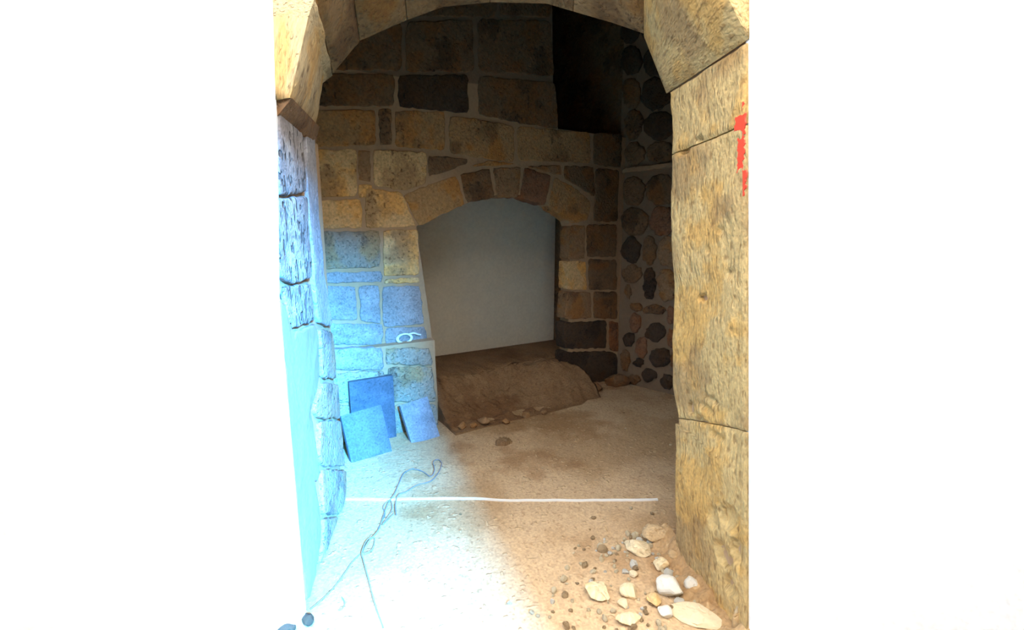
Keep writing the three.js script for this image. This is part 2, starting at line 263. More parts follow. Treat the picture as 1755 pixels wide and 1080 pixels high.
// a stone with an irregular outline: worn arrises and a hewn face, standing in the plane of its wall (x along, y up, z out)
function hewn(flat, { depth = 0.05, proud = 0.004, rough = 0.006, wear = 0.006, jitter = 0.006, spacing = 0.035 } = {}) {
  const seed = stoneSeed++, r = rng(seed), p = [];
  for (let i = 0; i < flat.length; i += 2) p.push([flat[i], flat[i + 1]]);
  let area = 0; p.forEach((a, i) => { const b = p[(i + 1) % p.length]; area += a[0] * b[1] - b[0] * a[1]; });
  if (area < 0) p.reverse();
  const edge = [];
  p.forEach((a, i) => {
    const b = p[(i + 1) % p.length], len = Math.hypot(b[0] - a[0], b[1] - a[1]), n = Math.max(2, Math.round(len / spacing));
    for (let k = 0; k < n; k++) { const t = k / n, j = k ? jitter : 0; edge.push([a[0] + (b[0] - a[0]) * t + (r() - 0.5) * 2 * j, a[1] + (b[1] - a[1]) * t + (r() - 0.5) * 2 * j, k === 0]); }
  });
  let cx = 0, cy = 0; edge.forEach((e) => { cx += e[0]; cy += e[1]; }); cx /= edge.length; cy /= edge.length;
  edge.forEach((e) => { if (e[2]) { e[0] += (cx - e[0]) * 0.04; e[1] += (cy - e[1]) * 0.04; } });
  const size = Math.min(...edge.map((e) => Math.hypot(e[0] - cx, e[1] - cy)));
  const face = (x, y) => (fbm(x * 7, y * 7, seed, 3) - 0.5) * 2 * rough + (fbm(x * 2.2, y * 2.2, seed + 7, 2) - 0.5) * 2 * rough;
  const rings = [[0, -depth, 0], [0, proud - wear, 0], [wear * 0.5, proud - wear * 0.3, 0.5], [wear * 1.8, proud, 1]], inner = [0.8, 0.6, 0.4, 0.2];
  const pos = [], uv = [], idx = [], n = edge.length, off = [r() * 5, r() * 5];
  const put = (x, y, z) => { const l = z < -0.01 ? z / Math.hypot(x - cx, y - cy) : 0; pos.push(x, y, z); uv.push(x - (x - cx) * l + off[0], y - (y - cy) * l + off[1]); };
  for (const [d, z, k] of rings) for (const [x, y] of edge) { const l = Math.hypot(x - cx, y - cy), s = 1 - Math.min(d, l * 0.5) / l, X = cx + (x - cx) * s, Y = cy + (y - cy) * s; put(X, Y, z + face(X, Y) * k); }
  const base = 1 - Math.min(wear * 1.8, size * 0.5) / Math.max(size, 1e-3);
  for (const s of inner) for (const [x, y] of edge) { const X = cx + (x - cx) * s * base, Y = cy + (y - cy) * s * base; put(X, Y, proud + face(X, Y)); }
  put(cx, cy, proud + face(cx, cy));
  const count = rings.length + inner.length, c = count * n;
  for (let a = 0; a < count - 1; a++) for (let i = 0; i < n; i++) { const j = (i + 1) % n, q = a * n; idx.push(q + i, q + j, q + n + j, q + i, q + n + j, q + n + i); }
  for (let i = 0; i < n; i++) idx.push((count - 1) * n + i, (count - 1) * n + (i + 1) % n, c);
  return geometryOf(pos, uv, idx);
}
// a block whose worn face is the surface at(s, t), s and t from 0 to 1, and whose body goes back by the vector back(s, t)
function block(at, back, columns, rows, { rough = 0.008, wear = 0.01 } = {}) {
  const seed = stoneSeed++, pos = [], uv = [], idx = [], off = rng(seed)() * 5, W = columns + 1, H = rows + 1;
  const v = new THREE.Vector3(), o = at(0, 0), ls = at(1, 0.5).distanceTo(at(0, 0.5)), lt = at(0.5, 1).distanceTo(at(0.5, 0));
  const put = (p, s, t) => { pos.push(p.x, p.y, p.z); uv.push(s * ls + off, t * lt + off); };
  for (let layer = 0; layer < 2; layer++) for (let j = 0; j < H; j++) for (let i = 0; i < W; i++) {
    const s = i / columns, t = j / rows, b = back(s, t), p = at(s, t);
    if (layer) p.add(b);
    else { const e = Math.min(Math.min(s, 1 - s) * ls, Math.min(t, 1 - t) * lt), drop = wear * (1 - step(0, wear * 2.5, e)) + (fbm(s * ls * 8, t * lt * 8, seed, 3) - 0.5) * 2 * rough * step(0, 0.03, e); p.addScaledVector(v.copy(b).normalize(), drop); }
    put(p, s, t);
  }
  const tri = (a, b, c, d) => idx.push(a, b, c, a, c, d);
  for (let j = 0; j < rows; j++) for (let i = 0; i < columns; i++) { const a = j * W + i; tri(a, a + 1, a + W + 1, a + W); }
  const rim = []; for (let i = 0; i < columns; i++) rim.push(i); for (let j = 0; j < rows; j++) rim.push(j * W + columns); for (let i = columns; i > 0; i--) rim.push(rows * W + i); for (let j = rows; j > 0; j--) rim.push(j * W);
  const start = pos.length / 3;
  for (const layer of [0, 1]) for (const k of rim) { const q = (k + layer * W * H) * 3; pos.push(pos[q], pos[q + 1], pos[q + 2]); const i = k % W, j = Math.floor(k / W); uv.push(i / columns * ls + (j === 0 || j === rows ? 0 : layer * 0.2) + off, j / rows * lt + (j === 0 || j === rows ? layer * 0.2 : 0) + off); }
  for (let k = 0; k < rim.length; k++) { const l = (k + 1) % rim.length, m = rim.length; tri(start + k, start + m + k, start + m + l, start + l); }
  for (let j = 0; j < rows; j++) for (let i = 0; i < columns; i++) { const a = W * H + j * W + i; tri(a, a + W, a + W + 1, a + 1); }
  return geometryOf(pos, uv, idx);
}
const V = (x, y, z) => new THREE.Vector3(x, y, z);
// a six-sided body from its eight corners: bottom a b c d, top e f g h (same order); uv in metres
function body(c) {
  const pos = [], uv = [], idx = [];
  for (const f of [[0, 1, 2, 3], [4, 7, 6, 5], [0, 4, 5, 1], [1, 5, 6, 2], [2, 6, 7, 3], [3, 7, 4, 0]]) {
    const q = f.map((k) => V(...c[k])), a = q[1].clone().sub(q[0]).normalize(), n = a.clone().cross(q[2].clone().sub(q[0])).normalize(), b = n.clone().cross(a), s = pos.length / 3;
    q.forEach((p) => { pos.push(p.x, p.y, p.z); const d = p.clone().sub(q[0]); uv.push(d.dot(a), d.dot(b)); });
    idx.push(s, s + 1, s + 2, s, s + 2, s + 3);
  }
  return geometryOf(pos, uv, idx);
}
const box = (x0, x1, y0, y1, z0, z1) => body([[x0, y0, z0], [x1, y0, z0], [x1, y0, z1], [x0, y0, z1], [x0, y1, z0], [x1, y1, z0], [x1, y1, z1], [x0, y1, z1]]);
function extruded(points, depth, z, hole) {
  const s = new THREE.Shape(points.map((p) => new THREE.Vector2(...p)));
  if (hole) s.holes.push(new THREE.Path(hole.map((p) => new THREE.Vector2(...p))));
  const g = new THREE.ExtrudeGeometry(s, { depth, bevelEnabled: false }); g.translate(0, 0, z); return g;
}
function lay(list, wall, options = {}, flip = 1) { for (const [kind, flat, depth] of list) mesh('stone', hewn(flip === 1 ? flat : flat.map((v, i) => i % 2 ? v : -v), { ...options, ...(depth ? { depth } : {}) }), M[kind], wall); }

// ---------------------------------------------------------------- floor and ground
function ground(name, x0, x1, z0, z1, sx, sz, material, lift) {
  const g = new THREE.BoxGeometry(x1 - x0, 0.2, z1 - z0, sx, 1, sz); g.translate((x0 + x1) / 2, -0.1, (z0 + z1) / 2);
  const p = g.attributes.position, uv = g.attributes.uv;
  for (let i = 0; i < p.count; i++) { const x = p.getX(i), z = p.getZ(i); uv.setXY(i, x, z); if (p.getY(i) > -0.01) p.setY(i, lift(x, z)); }
  g.computeVertexNormals(); const m = mesh(name, g, material); m.userData.kind = 'structure'; return m;
}
const floorLift = (x, z) => (fbm(x * 1.4, z * 1.4, 301, 3) - 0.5) * 0.05 + (fbm(x * 9, z * 9, 302, 3) - 0.5) * 0.012 - 0.004;
ground('floor', -3.2, 6.4, -6.2, -1.2, 220, 150, M.floor, floorLift);
ground('added_dark_ground', -3.4, 6.8, -1.2, 7.3, 20, 20, M.unseenGround, () => -0.005);  // unseen ground, added dark to keep bounce light off the upper chamber

// ---------------------------------------------------------------- back wall of the chamber, with its arched niche
const wallBack = structure('wall_back', -0.51, 0, -3.5, 0.3775);
const nicheHole = [[0.54, -0.1], [0.52, 0.5], [0.40, 1.53], [0.62, 1.63], [0.85, 1.72], [1.1, 1.785], [1.30, 1.79], [1.55, 1.73], [1.80, 1.60], [1.83, 1.53], [1.83, -0.1]];
mesh('mortar_bed', extruded([[-1.1, -0.15], [2.5, -0.15], [2.5, 2.345], [1.675, 2.345], [1.62, 2.66], [0.85, 2.585], [0.4, 2.55], [-1.1, 2.53]], 0.13, -0.135, nicheHole), M.mortar, wallBack);
mesh('inner_masonry', extruded([[-1.1, -0.15], [2.7, -0.15], [2.7, 2.19], [-1.1, 2.19]], 0.90, -1.04, [[0.36, -0.1], [0.36, 1.60], [0.6, 1.80], [1.0, 1.90], [1.6, 1.92], [2.1, 1.82], [2.33, 1.65], [2.33, -0.1]]), M.umber, wallBack);
mesh('mortar_bed', extruded([[-1.1, 2.53], [0.4, 2.55], [0.85, 2.585], [1.62, 2.66], [1.60, 3.23], [1.56, 4.1], [-1.1, 4.1]], 0.13, -0.135), M.darkMortar, wallBack);  // upper bed in darker mortar, shade of the upper wall put into its colour
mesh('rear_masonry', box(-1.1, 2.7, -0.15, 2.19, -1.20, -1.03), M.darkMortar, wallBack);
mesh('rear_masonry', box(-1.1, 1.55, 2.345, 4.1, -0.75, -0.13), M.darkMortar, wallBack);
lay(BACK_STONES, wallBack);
mesh('plinth_bed', box(-0.6, 0.485, -0.15, 0.675, -0.01, 0.085), M.mortar, wallBack);
const plinth = new THREE.Group(); plinth.name = 'plinth_course'; plinth.position.z = 0.095; wallBack.add(plinth);
lay(BASE_STONES, plinth, { rough: 0.012, wear: 0.010, jitter: 0.008 });
// the deep dark recess behind the upper right of the wall
const recess = structure('wall_recess', -0.51, 0, -3.5, 0.3775);
mesh('side', box(1.40, 1.56, 2.345, 4.1, -4.2, -0.60), M.umber, recess);
mesh('side', box(2.46, 2.8, 2.2, 4.1, -4.2, -0.02), M.umber, recess);
mesh('back', box(1.40, 3.6, 2.2, 4.1, -4.3, -4.2), M.umber, recess);
mesh('ledge', box(1.40, 3.6, 2.2, 2.335, -4.2, -0.365), M.umber, recess);

// ---------------------------------------------------------------- rubble wall on the right of the chamber
const wallRight = structure('wall_right', 1.76, 0, -4.4, -0.8797);
mesh('mortar_bed', box(-0.06, 3.6, -0.15, 4.1, -0.3, -0.012), M.darkMortar, wallRight);
lay(RUBBLE_STONES, wallRight, { rough: 0.016, wear: 0.018, jitter: 0.012, spacing: 0.03, proud: 0.016 });
mesh('mortar_ledge', hewn([-0.02, 2.03, 0.55, 2.045, 0.55, 2.075, 0.02, 2.07], { proud: 0.03, rough: 0.006 }), M.mortar, wallRight);

// ---------------------------------------------------------------- left pier of the doorway
const lean = (z, k, h, h0) => z - k * Math.max(0, Math.min(h, 2.35) - h0);
const frontLeft = (x, h) => lean(-1.735 + (x + 0.54) * 0.158, 0.236, h, 1.255);
const frontRight = (x, h) => lean(-1.335 + (x - 1.075) * 0.158, 0.137, h, 0);
const pierLeft = structure('wall_front_left');
function mass(parent, x0, x1, y0, y1, front, back, name, material) { // between two upright planes, the front one leaning
  return mesh(name, body([[x0, y0, back], [x1, y0, back], [x1, y0, front(x1, y0)], [x0, y0, front(x0, y0)], [x0, y1, back], [x1, y1, back], [x1, y1, front(x1, y1)], [x0, y1, front(x0, y1)]]), material, parent);
}
const behind = (f, d) => (x, h) => f(x, h) - d;
for (const [y0, y1] of [[-0.15, 1.255], [1.255, 1.92]]) mass(pierLeft, -0.95, -0.565, y0, y1, behind(frontLeft, 0.02), -2.60, 'mortar_bed', M.mortar);
for (const [y0, y1] of [[1.92, 2.35], [2.35, 4.3]]) mass(pierLeft, -0.95, -0.62, y0, y1, behind(frontLeft, 0.02), -2.60, 'mortar_bed', M.mortar);
for (const [y0, y1] of [[-0.15, 1.255], [1.255, 2.35], [2.35, 4.3]]) {
  mass(pierLeft, -4.5, -0.95, y0, y1, behind(frontLeft, 0.02), -2.75, 'core', M.mortar);
  mesh('plaster', body([[-4.5, y0, frontLeft(-4.5, y0) - 0.03], [-0.548, y0, frontLeft(-0.548, y0) - 0.03], [-0.545, y0, frontLeft(-0.545, y0)], [-4.5, y0, frontLeft(-4.5, y0)], [-4.5, y1, frontLeft(-4.5, y1) - 0.03], [-0.548, y1, frontLeft(-0.548, y1) - 0.03], [-0.545, y1, frontLeft(-0.545, y1)], [-4.5, y1, frontLeft(-4.5, y1)]]), M.whitewash, pierLeft);
}
mesh('plinth', body([[-4.5, -0.15, -2.36], [-0.68, -0.15, -1.76], [-0.70, -0.15, -1.60], [-4.5, -0.15, -2.20], [-4.5, 0.12, -2.36], [-0.68, 0.12, -1.76], [-0.70, 0.10, -1.62], [-4.5, 0.10, -2.22]]), M.whitewash, pierLeft);
const cut = (list, limit) => list.map(([kind, flat, d]) => [kind, flat.map((v, i) => i % 2 ? v : Math.min(v, limit(flat[i + 1]) - 0.028)), d]);
const faceLeft = new THREE.Group(); faceLeft.name = 'reveal_face'; faceLeft.position.set(-0.552, 0, 0); faceLeft.rotation.y = Math.PI / 2; pierLeft.add(faceLeft);
lay(cut(LEFT_STONES, (h) => frontLeft(-0.54, h)), faceLeft, { rough: 0.008, wear: 0.008, jitter: 0.005, depth: 0.05, proud: 0.008 }, -1);

// ---------------------------------------------------------------- right pier of the doorway
const pierRight = structure('wall_front_right');
for (const [y0, y1] of [[-0.15, 0], [0, 2.1], [2.1, 2.35], [2.35, 4.3]]) {
  mass(pierRight, 1.10, 6.6, y0, y1, behind(frontRight, 0.02), y1 > 2.2 ? -2.2 : -1.90, 'mortar_bed', M.mortar);
  mesh('plaster', body([[1.090, y0, frontRight(1.090, y0) - 0.03], [6.6, y0, frontRight(6.6, y0) - 0.03], [6.6, y0, frontRight(6.6, y0)], [1.0865, y0, frontRight(1.0865, y0)], [1.090, y1, frontRight(1.090, y1) - 0.03], [6.6, y1, frontRight(6.6, y1) - 0.03], [6.6, y1, frontRight(6.6, y1)], [1.0865, y1, frontRight(1.0865, y1)]]), M.whitewash, pierRight);
}
const faceRight = new THREE.Group(); faceRight.name = 'painted_mark'; faceRight.position.set(1.078, 0, 0); faceRight.rotation.y = -Math.PI / 2; pierRight.add(faceRight);
// three tall tooled blocks, holed and eroded: [z, height, half width, half height, depth]
const DENTS = [[-1.80, 1.225, 0.035, 0.010, 0.040], [-1.86, 1.12, 0.012, 0.022, 0.025], [-1.84, 0.735, 0.020, 0.028, 0.035], [-2.02, 1.835, 0.05, 0.010, 0.03], [-1.90, 1.868, 0.05, 0.008, 0.02],
  [-1.72, 0.78, 0.06, 0.014, 0.014], [-1.68, 0.83, 0.07, 0.012, 0.014], [-1.74, 0.72, 0.05, 0.014, 0.016], [-1.62, 0.70, 0.06, 0.016, 0.014], [-1.50, 0.42, 0.08, 0.05, 0.022], [-1.43, 0.33, 0.05, 0.06, 0.030], [-1.52, 0.25, 0.06, 0.05, 0.026], [-1.46, 0.16, 0.05, 0.04, 0.024], [-1.60, 0.36, 0.04, 0.05, 0.016], [-1.86, 0.40, 0.014, 0.02, 0.016], [-1.78, 1.42, 0.02, 0.014, 0.014], [-1.70, 1.50, 0.03, 0.016, 0.012], [-1.62, 1.34, 0.03, 0.02, 0.012], [-1.90, 0.92, 0.02, 0.05, 0.012]];
const innerArris = (h) => -1.872 - 0.145 * h - 0.012 * Math.sin(h * 9) * step(0.1, 0.5, h) + (h > 0.62 && h < 0.80 ? 0.035 * step(0.80, 0.66, h) : 0) + (fbm(h * 14, 3, 610, 3) - 0.5) * 0.014;
const pierBlock = (lowNear, lowFar, highNear, highFar, columns, rows) => block((s, t) => {
  const far = lowFar + (highFar - lowFar) * t, near = lowNear + (highNear - lowNear) * t, h = far + (near - far) * s, z0 = innerArris(h), z1 = frontRight(1.075, h) - 0.010, z = z0 + (z1 - z0) * s;
  let d = (fbm(z * 5, h * 5, 611, 3) - 0.5) * 0.03 * step(0, 0.12, s) + (fbm(z * 26, h * 12, 612, 3) - 0.5) * 0.012 * step(0.02, 0.15, s);
  for (const [cz, ch, rz, rh, deep] of DENTS) { const q = Math.hypot((z - cz) / rz, (h - ch) / rh) + (vnoise(z * 60, h * 60, 613) - 0.5) * 0.5; d += deep * step(1.15, 0.5, q); }
  d *= step(1.0, 0.86, s);
  return V(1.075 + d, h, z);
}, () => V(0.10, 0, 0), columns, rows, { rough: 0.002, wear: 0.005 });
for (const q of [[1.867, 1.844, 2.138, 2.122, 60, 30], [0.793, 0.653, 1.861, 1.839, 70, 110], [-0.03, -0.03, 0.789, 0.649, 70, 80]]) mesh('stone', pierBlock(...q), M.tooled, pierRight);

// ---------------------------------------------------------------- arch over the doorway
const arch = structure('wall_arch');
const INNER = [[-0.545, 1.985], [-0.502, 2.175], [-0.443, 2.214], [-0.371, 2.29], [-0.313, 2.352], [-0.096, 2.438], [0.064, 2.491], [0.274, 2.509], [0.524, 2.503], [0.642, 2.471], [0.827, 2.421], [0.960, 2.379]];
const FRONT = [[-0.483, 1.965], [-0.415, 2.25], [-0.39, 2.32], [-0.34, 2.43], [-0.28, 2.53], [-0.10, 2.68], [0.05, 2.77], [0.24, 2.84], [0.42, 2.87], [0.52, 2.86], [0.63, 2.83], [0.71, 2.80]];
const innerZ = (x) => -2.51 + (x + 0.54) * 0.171, frontZ = (x) => -1.925 + (x + 0.54) * 0.2;
const frontAt = (x, h) => { const t = clamp((x + 0.54) / 1.615); return frontLeft(x, h) * (1 - t) + frontRight(x, h) * t - 0.004; };
const along = (line, k) => { const i = Math.min(line.length - 2, Math.floor(k)), f = k - i; return [line[i][0] + (line[i + 1][0] - line[i][0]) * f, line[i][1] + (line[i + 1][1] - line[i][1]) * f]; };
const soffitAt = (k, t) => { const a = along(INNER, k), b = along(FRONT, k), p = V(a[0], a[1], innerZ(a[0])); return p.lerp(V(b[0], b[1], frontAt(b[0], b[1])), t); };
const outward = (p, d) => V(p.x - 0.27, p.y - 1.55, 0).normalize().multiplyScalar(d);
for (const [k0, k1] of [[2.01, 3.99], [4.01, 4.99], [5.01, 6.99], [7.01, 8.99], [9.01, 11]])
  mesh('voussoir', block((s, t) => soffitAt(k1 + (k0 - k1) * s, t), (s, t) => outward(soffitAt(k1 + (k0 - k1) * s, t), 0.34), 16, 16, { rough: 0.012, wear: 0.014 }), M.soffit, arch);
// springers: the left one oversails its pier, the right one leans in from the pier
mesh('springer', block((s, t) => soffitAt(1.99 * (1 - s), t), (s, t) => V(Math.min(-0.01, -0.545 - soffitAt(1.99 * (1 - s), t).x), -0.01 * s, 0), 10, 18, { rough: 0.012, wear: 0.012 }), M.springer, arch);
mesh('corbel', body([[-0.62, 1.915, -2.50], [-0.555, 1.905, -2.50], [-0.55, 1.90, -1.91], [-0.62, 1.915, -1.93], [-0.62, 1.99, -2.50], [-0.53, 1.985, -2.50], [-0.49, 1.963, -1.90], [-0.62, 1.963, -1.93]]), M.umber, arch);
mesh('springer', block((s, t) => { const b = V(1.075, 2.125 + 0.02 * t, -2.23 + (2.23 + frontAt(1.075, 2.145)) * t), e = V(0.96 - 0.25 * t, 2.379 + 0.421 * t, -2.254 + (2.258 + frontAt(0.71, 2.8)) * t); return b.lerp(e, s); }, (s, t) => V(0.04 + 0.40 * s, 0.02, 0), 12, 18, { rough: 0.010, wear: 0.010 }), M.tooled, arch);
mesh('spandrel', extruded([[-0.57, 2.36], [-0.5, 2.36], [-0.42, 2.56], [-0.30, 2.70], [-0.1, 2.87], [0.25, 3.02], [0.6, 3.02], [0.88, 2.95], [1.16, 2.65], [1.16, 4.3], [-0.57, 4.3]], 0.34, -2.36), M.mortar, arch);

// ---------------------------------------------------------------- the rest of the chamber, and an added unseen courtyard that shapes the light
const box_ = (name, ...a) => { const m = mesh(name, box(...a.slice(0, 6)), a[6]); m.userData.kind = 'structure'; return m; };
box_('wall_left', -1.35, -0.98, -0.15, 4.3, -3.9, -2.55, M.mortar);
box_('ceiling', -4.6, 6.8, 4.1, 4.4, -9.5, -1.65, M.darkMortar);
// added unseen walls that bound the sky light, with a slot shaping the blue
box_('wall_added_left', -3.4, -3.0, -0.2, 4.6, -2.4, 7.0, M.whitewash);  // unseen side walls, whitened to bounce light onto the front faces
box_('wall_added_right', 6.4, 6.8, -0.2, 4.6, -1.4, 7.0, M.whitewash);
const slotWall = structure('wall_added_slot');
mesh('side', box(-3.0, 0.47, -0.2, 3.8, 1.0, 1.3), M.courtyard, slotWall);
mesh('side', box(0.91, 6.4, -0.2, 3.8, 1.0, 1.3), M.courtyard, slotWall);
mesh('slot_top', box(0.47, 0.91, 2.60, 3.8, 1.0, 1.3), M.courtyard, slotWall);  // added slot top, sets how high the blue light reaches
box_('wall_added_far', -3.4, 6.8, -0.2, 5.2, 7.0, 7.3, M.ochreWall);  // unseen wall added to block low sky light beyond the slot

// ---------------------------------------------------------------- things
const wallPoint = (u, h, n) => V(-0.51 + u * 0.92956 + n * 0.36856, h, -3.5 - u * 0.36856 + n * 0.9296);
// board that closes the niche
{
  const t = thing('niche_panel', 'large pale grey flat panel closing the arched niche in the back wall', 'panel', wallPoint(0, 0, 0).toArray(), 0.3775);
  mesh('panel', extruded([[0.38, 0.10], [2.315, 0.10], [2.315, 1.64], [2.09, 1.80], [1.6, 1.905], [1.0, 1.885], [0.6, 1.785], [0.38, 1.585]], 0.03, -0.94), M.board, t);
}
// earth heaped in the niche and spilling onto the floor
{
  const pos = [], uv = [], idx = [], C = 90, R = 60;
  for (let j = 0; j <= R; j++) for (let i = 0; i <= C; i++) {
    const s = i / C, t = j / R, n = t < 0.2 ? -0.905 + t * 3.425 : -0.22 + (t - 0.2) * 0.70, inside = n < -0.14, left = inside ? 0.39 : 0.53, right = inside ? 2.31 : n < 0.0 ? 1.80 : 1.80 + Math.min(0.18, n * 1.3), u = left + (right - left) * s;
    const spur = step(1.36, 1.56, u) * step(-0.3, -0.12, n), k = n - 0.16 * spur;
    let h = 0.265 + 0.03 * step(-0.9, -0.3, k) - 0.21 * step(-0.16, 0.06, k) - 0.085 * step(0.02, 0.22, k) + 0.01 * spur;
    h += (fbm(u * 6, n * 6, 402, 4) - 0.5) * 0.07 * step(-0.85, -0.4, n) + (fbm(u * 18, n * 18, 403, 3) - 0.5) * 0.06 * step(-0.3, -0.15, n);
    h -= 0.06 * step(0.03, 0, Math.abs(k + 0.03 + 0.14 * (u - 1.1))) * step(0.92, 1.0, u) * step(1.34, 1.22, u);
    h *= 1 - 0.98 * step(0.85, 1, t);
    pos.push(u, Math.max(h, -0.02), n); uv.push(u, n - h * 1.2);
  }
  for (let j = 0; j < R; j++) for (let i = 0; i < C; i++) { const a = j * (C + 1) + i; idx.push(a, a + C + 1, a + C + 2, a, a + C + 2, a + 1); }
  const base = pos.length / 3, rim = [];
  for (let i = 0; i <= C; i++) rim.push(i); for (let j = 1; j <= R; j++) rim.push(j * (C + 1) + C); for (let i = C - 1; i >= 0; i--) rim.push(R * (C + 1) + i); for (let j = R - 1; j > 0; j--) rim.push(j * (C + 1));
  for (const k of rim) { pos.push(pos[k * 3], -0.08, pos[k * 3 + 2]); uv.push(pos[k * 3], pos[k * 3 + 2] - 0.3); }
  rim.forEach((k, i) => { const j = (i + 1) % rim.length; idx.push(k, rim[j], base + j, k, base + j, base + i); });
  const m = mesh('earth_bank', geometryOf(pos, uv, idx), M.earth); m.position.copy(wallPoint(0, 0, 0)); m.rotation.y = 0.3775;
  tag(m, 'bank of brown earth heaped in the arched niche below the grey panel', 'earth bank');
}
// lumps of stone: an icosphere cut to facets and roughened
function lump(sx, sy, sz, seed, facets = 7, detail = 3) {
  const g = new THREE.IcosahedronGeometry(1, detail), p = g.attributes.position, r = rng(seed), cuts = [];
  for (let i = 0; i < facets; i++) cuts.push([V(r() - 0.5, r() - 0.5, r() - 0.5).normalize(), 0.62 + r() * 0.22]);
  const v = V(0, 0, 0), uv = g.attributes.uv;
  for (let i = 0; i < p.count; i++) {
    v.fromBufferAttribute(p, i);
    for (const [n, d] of cuts) { const k = v.dot(n); if (k > d) v.addScaledVector(n, d - k); }
    v.multiplyScalar(1 + (fbm(v.x * 3 + seed, v.y * 3 + v.z * 2, seed, 2) - 0.5) * 0.16);
    p.setXYZ(i, v.x * sx, v.y * sy, v.z * sz); uv.setXY(i, v.x * sx + seed * 0.37, v.y * sy + v.z * sz);
  }
  g.computeVertexNormals(); return g;
}
const shared = {};
const lumpLike = (k) => shared[k] ??= lump(1, 1, 1, 900 + k, 9, 2);
function rock(name, label, category, [x, z], [sx, sy, sz], material, { turn = 0, tilt = [0, 0], sink = 0.3, seed = stoneSeed++, group, base = 0 } = {}) {
  const m = mesh(name, lump(sx, sy, sz, seed, 9), material); m.position.set(x, base + floorLift(x, z) + sy * (1 - sink), z); m.rotation.set(tilt[0], turn, tilt[1]);
  return tag(m, label, category, group);
}
{ const p = wallPoint(2.06, 0, 0.12); rock('fallen_block', 'small brown stone lying at the right foot of the earth bank', 'stone', [p.x, p.z], [0.08, 0.06, 0.07], M.brown, { turn: 0.4, sink: 0.35 }); }
{ const p = wallPoint(2.36, 0, 0.10); rock('fallen_block', 'low dark stone in the corner between back wall and rubble wall', 'stone', [p.x, p.z], [0.13, 0.07, 0.08], M.umber, { turn: -0.3 }); }

for (const [u, n, s, label] of [[0.62, 0.26, 0.035, 'pale clod at the left foot of the earth bank'], [0.80, 0.29, 0.045, 'large clod at the foot of the earth bank, right of its left end'], [0.95, 0.36, 0.03, 'clod at the foot of the earth bank, left of its middle'], [1.16, 0.33, 0.032, 'clod at the foot of the earth bank, right of its middle'], [1.32, 0.36, 0.026, 'small clod below the right half of the earth bank'], [0.70, 0.30, 0.03, 'clod lying on the floor in front of the earth bank at left']]) {
  const p = wallPoint(u, 0, n); rock('earth_clod', label, 'clod', [p.x, p.z], [s * 1.2, s * 0.8, s], M.brown, { turn: u * 7, group: 'clods at the foot of the earth bank', sink: 0.1 });
}

// a small heap of soil near the middle of the floor
for (const [name, label, cx, cz, rx, rz, high, seed] of [['soil_heap', 'small heap of dark crumbly soil near the middle of the floor', 0.45, -3.19, 0.07, 0.06, 0.035, 652]]) {
  const pos = [], uv = [], idx = [], N = 70, S = 1.5;
  for (let j = 0; j <= N; j++) for (let i = 0; i <= N; i++) {
    const a = (i / N * 2 - 1) * S, c = (j / N * 2 - 1) * S, x = cx + a * rx, z = cz + c * rz, q = Math.hypot(a, c) + (fbm(x * 8 / (rx * 3), z * 8 / (rx * 3), seed, 4) - 0.5) * 1.1;
    pos.push(x, floorLift(x, z) - 0.012 + high * step(1.15, 0.55, q) + (fbm(x * 45, z * 45, seed + 1, 2) - 0.5) * 0.018 * step(1.3, 0.9, q), z); uv.push(x, z);
  }
  for (let j = 0; j < N; j++) for (let i = 0; i < N; i++) { const a = j * (N + 1) + i; idx.push(a, a + N + 1, a + N + 2, a, a + N + 2, a + 1); }
  tag(mesh(name, geometryOf(pos, uv, idx), M.soil), label, 'soil');
}

// tiles leaning at the foot of the back wall
const roundedSlab = (w, h, d, seed) => block((s, t) => V((s - 0.5) * w, t * h, 0), () => V(0, 0, -d), 12, 14, { rough: 0.0012, wear: 0.004 });
function slab(label, u, n, turn, leanBack, roll, w, h, d, material) {
  const p = wallPoint(u, 0, n), t = thing('paving_slab', label, 'slab', [p.x, floorLift(p.x, p.z) - 0.012, p.z], 0.3775 + turn);
  const m = mesh('slab', roundedSlab(w, h, d), material, t); m.rotation.set(-leanBack, 0, roll); return t;
}
slab('dark blue-grey slab standing upright against the wall, behind the other two slabs', -0.02, 0.17, 0.02, 0.05, 0, 0.31, 0.475, 0.06, M.slate);
slab('square grey slab leaning on the dark slab, nearest the left pier', -0.10, 0.40, 0.16, 0.38, 0.03, 0.285, 0.335, 0.035, M.concrete);
slab('grey slab leaning on the wall beside the earth bank, rightmost of the three slabs', 0.315, 0.31, 0.10, 0.42, 0.10, 0.225, 0.315, 0.035, M.paleConcrete);

// thin pale strip across the floor
{
  const a = V(-0.56, 0, -2.60), b = V(1.20, 0, -2.31), mid = a.clone().lerp(b, 0.5), len = a.distanceTo(b), y = (x) => 0.012;
  const g = new THREE.BoxGeometry(len, 0.008, 0.015, 60, 1, 1), p = g.attributes.position;
  const turn = -Math.atan2(b.z - a.z, b.x - a.x);
  for (let i = 0; i < p.count; i++) { const x = mid.x + p.getX(i) * Math.cos(turn), z = mid.z - p.getX(i) * Math.sin(turn); p.setY(i, p.getY(i) + floorLift(x, z) + 0.004); }
  g.computeVertexNormals(); const m = mesh('threshold_strip', g, M.strip); m.position.set(mid.x, 0, mid.z); m.rotation.y = turn;
  tag(m, 'thin straight white strip lying across the floor between the piers', 'strip');
}
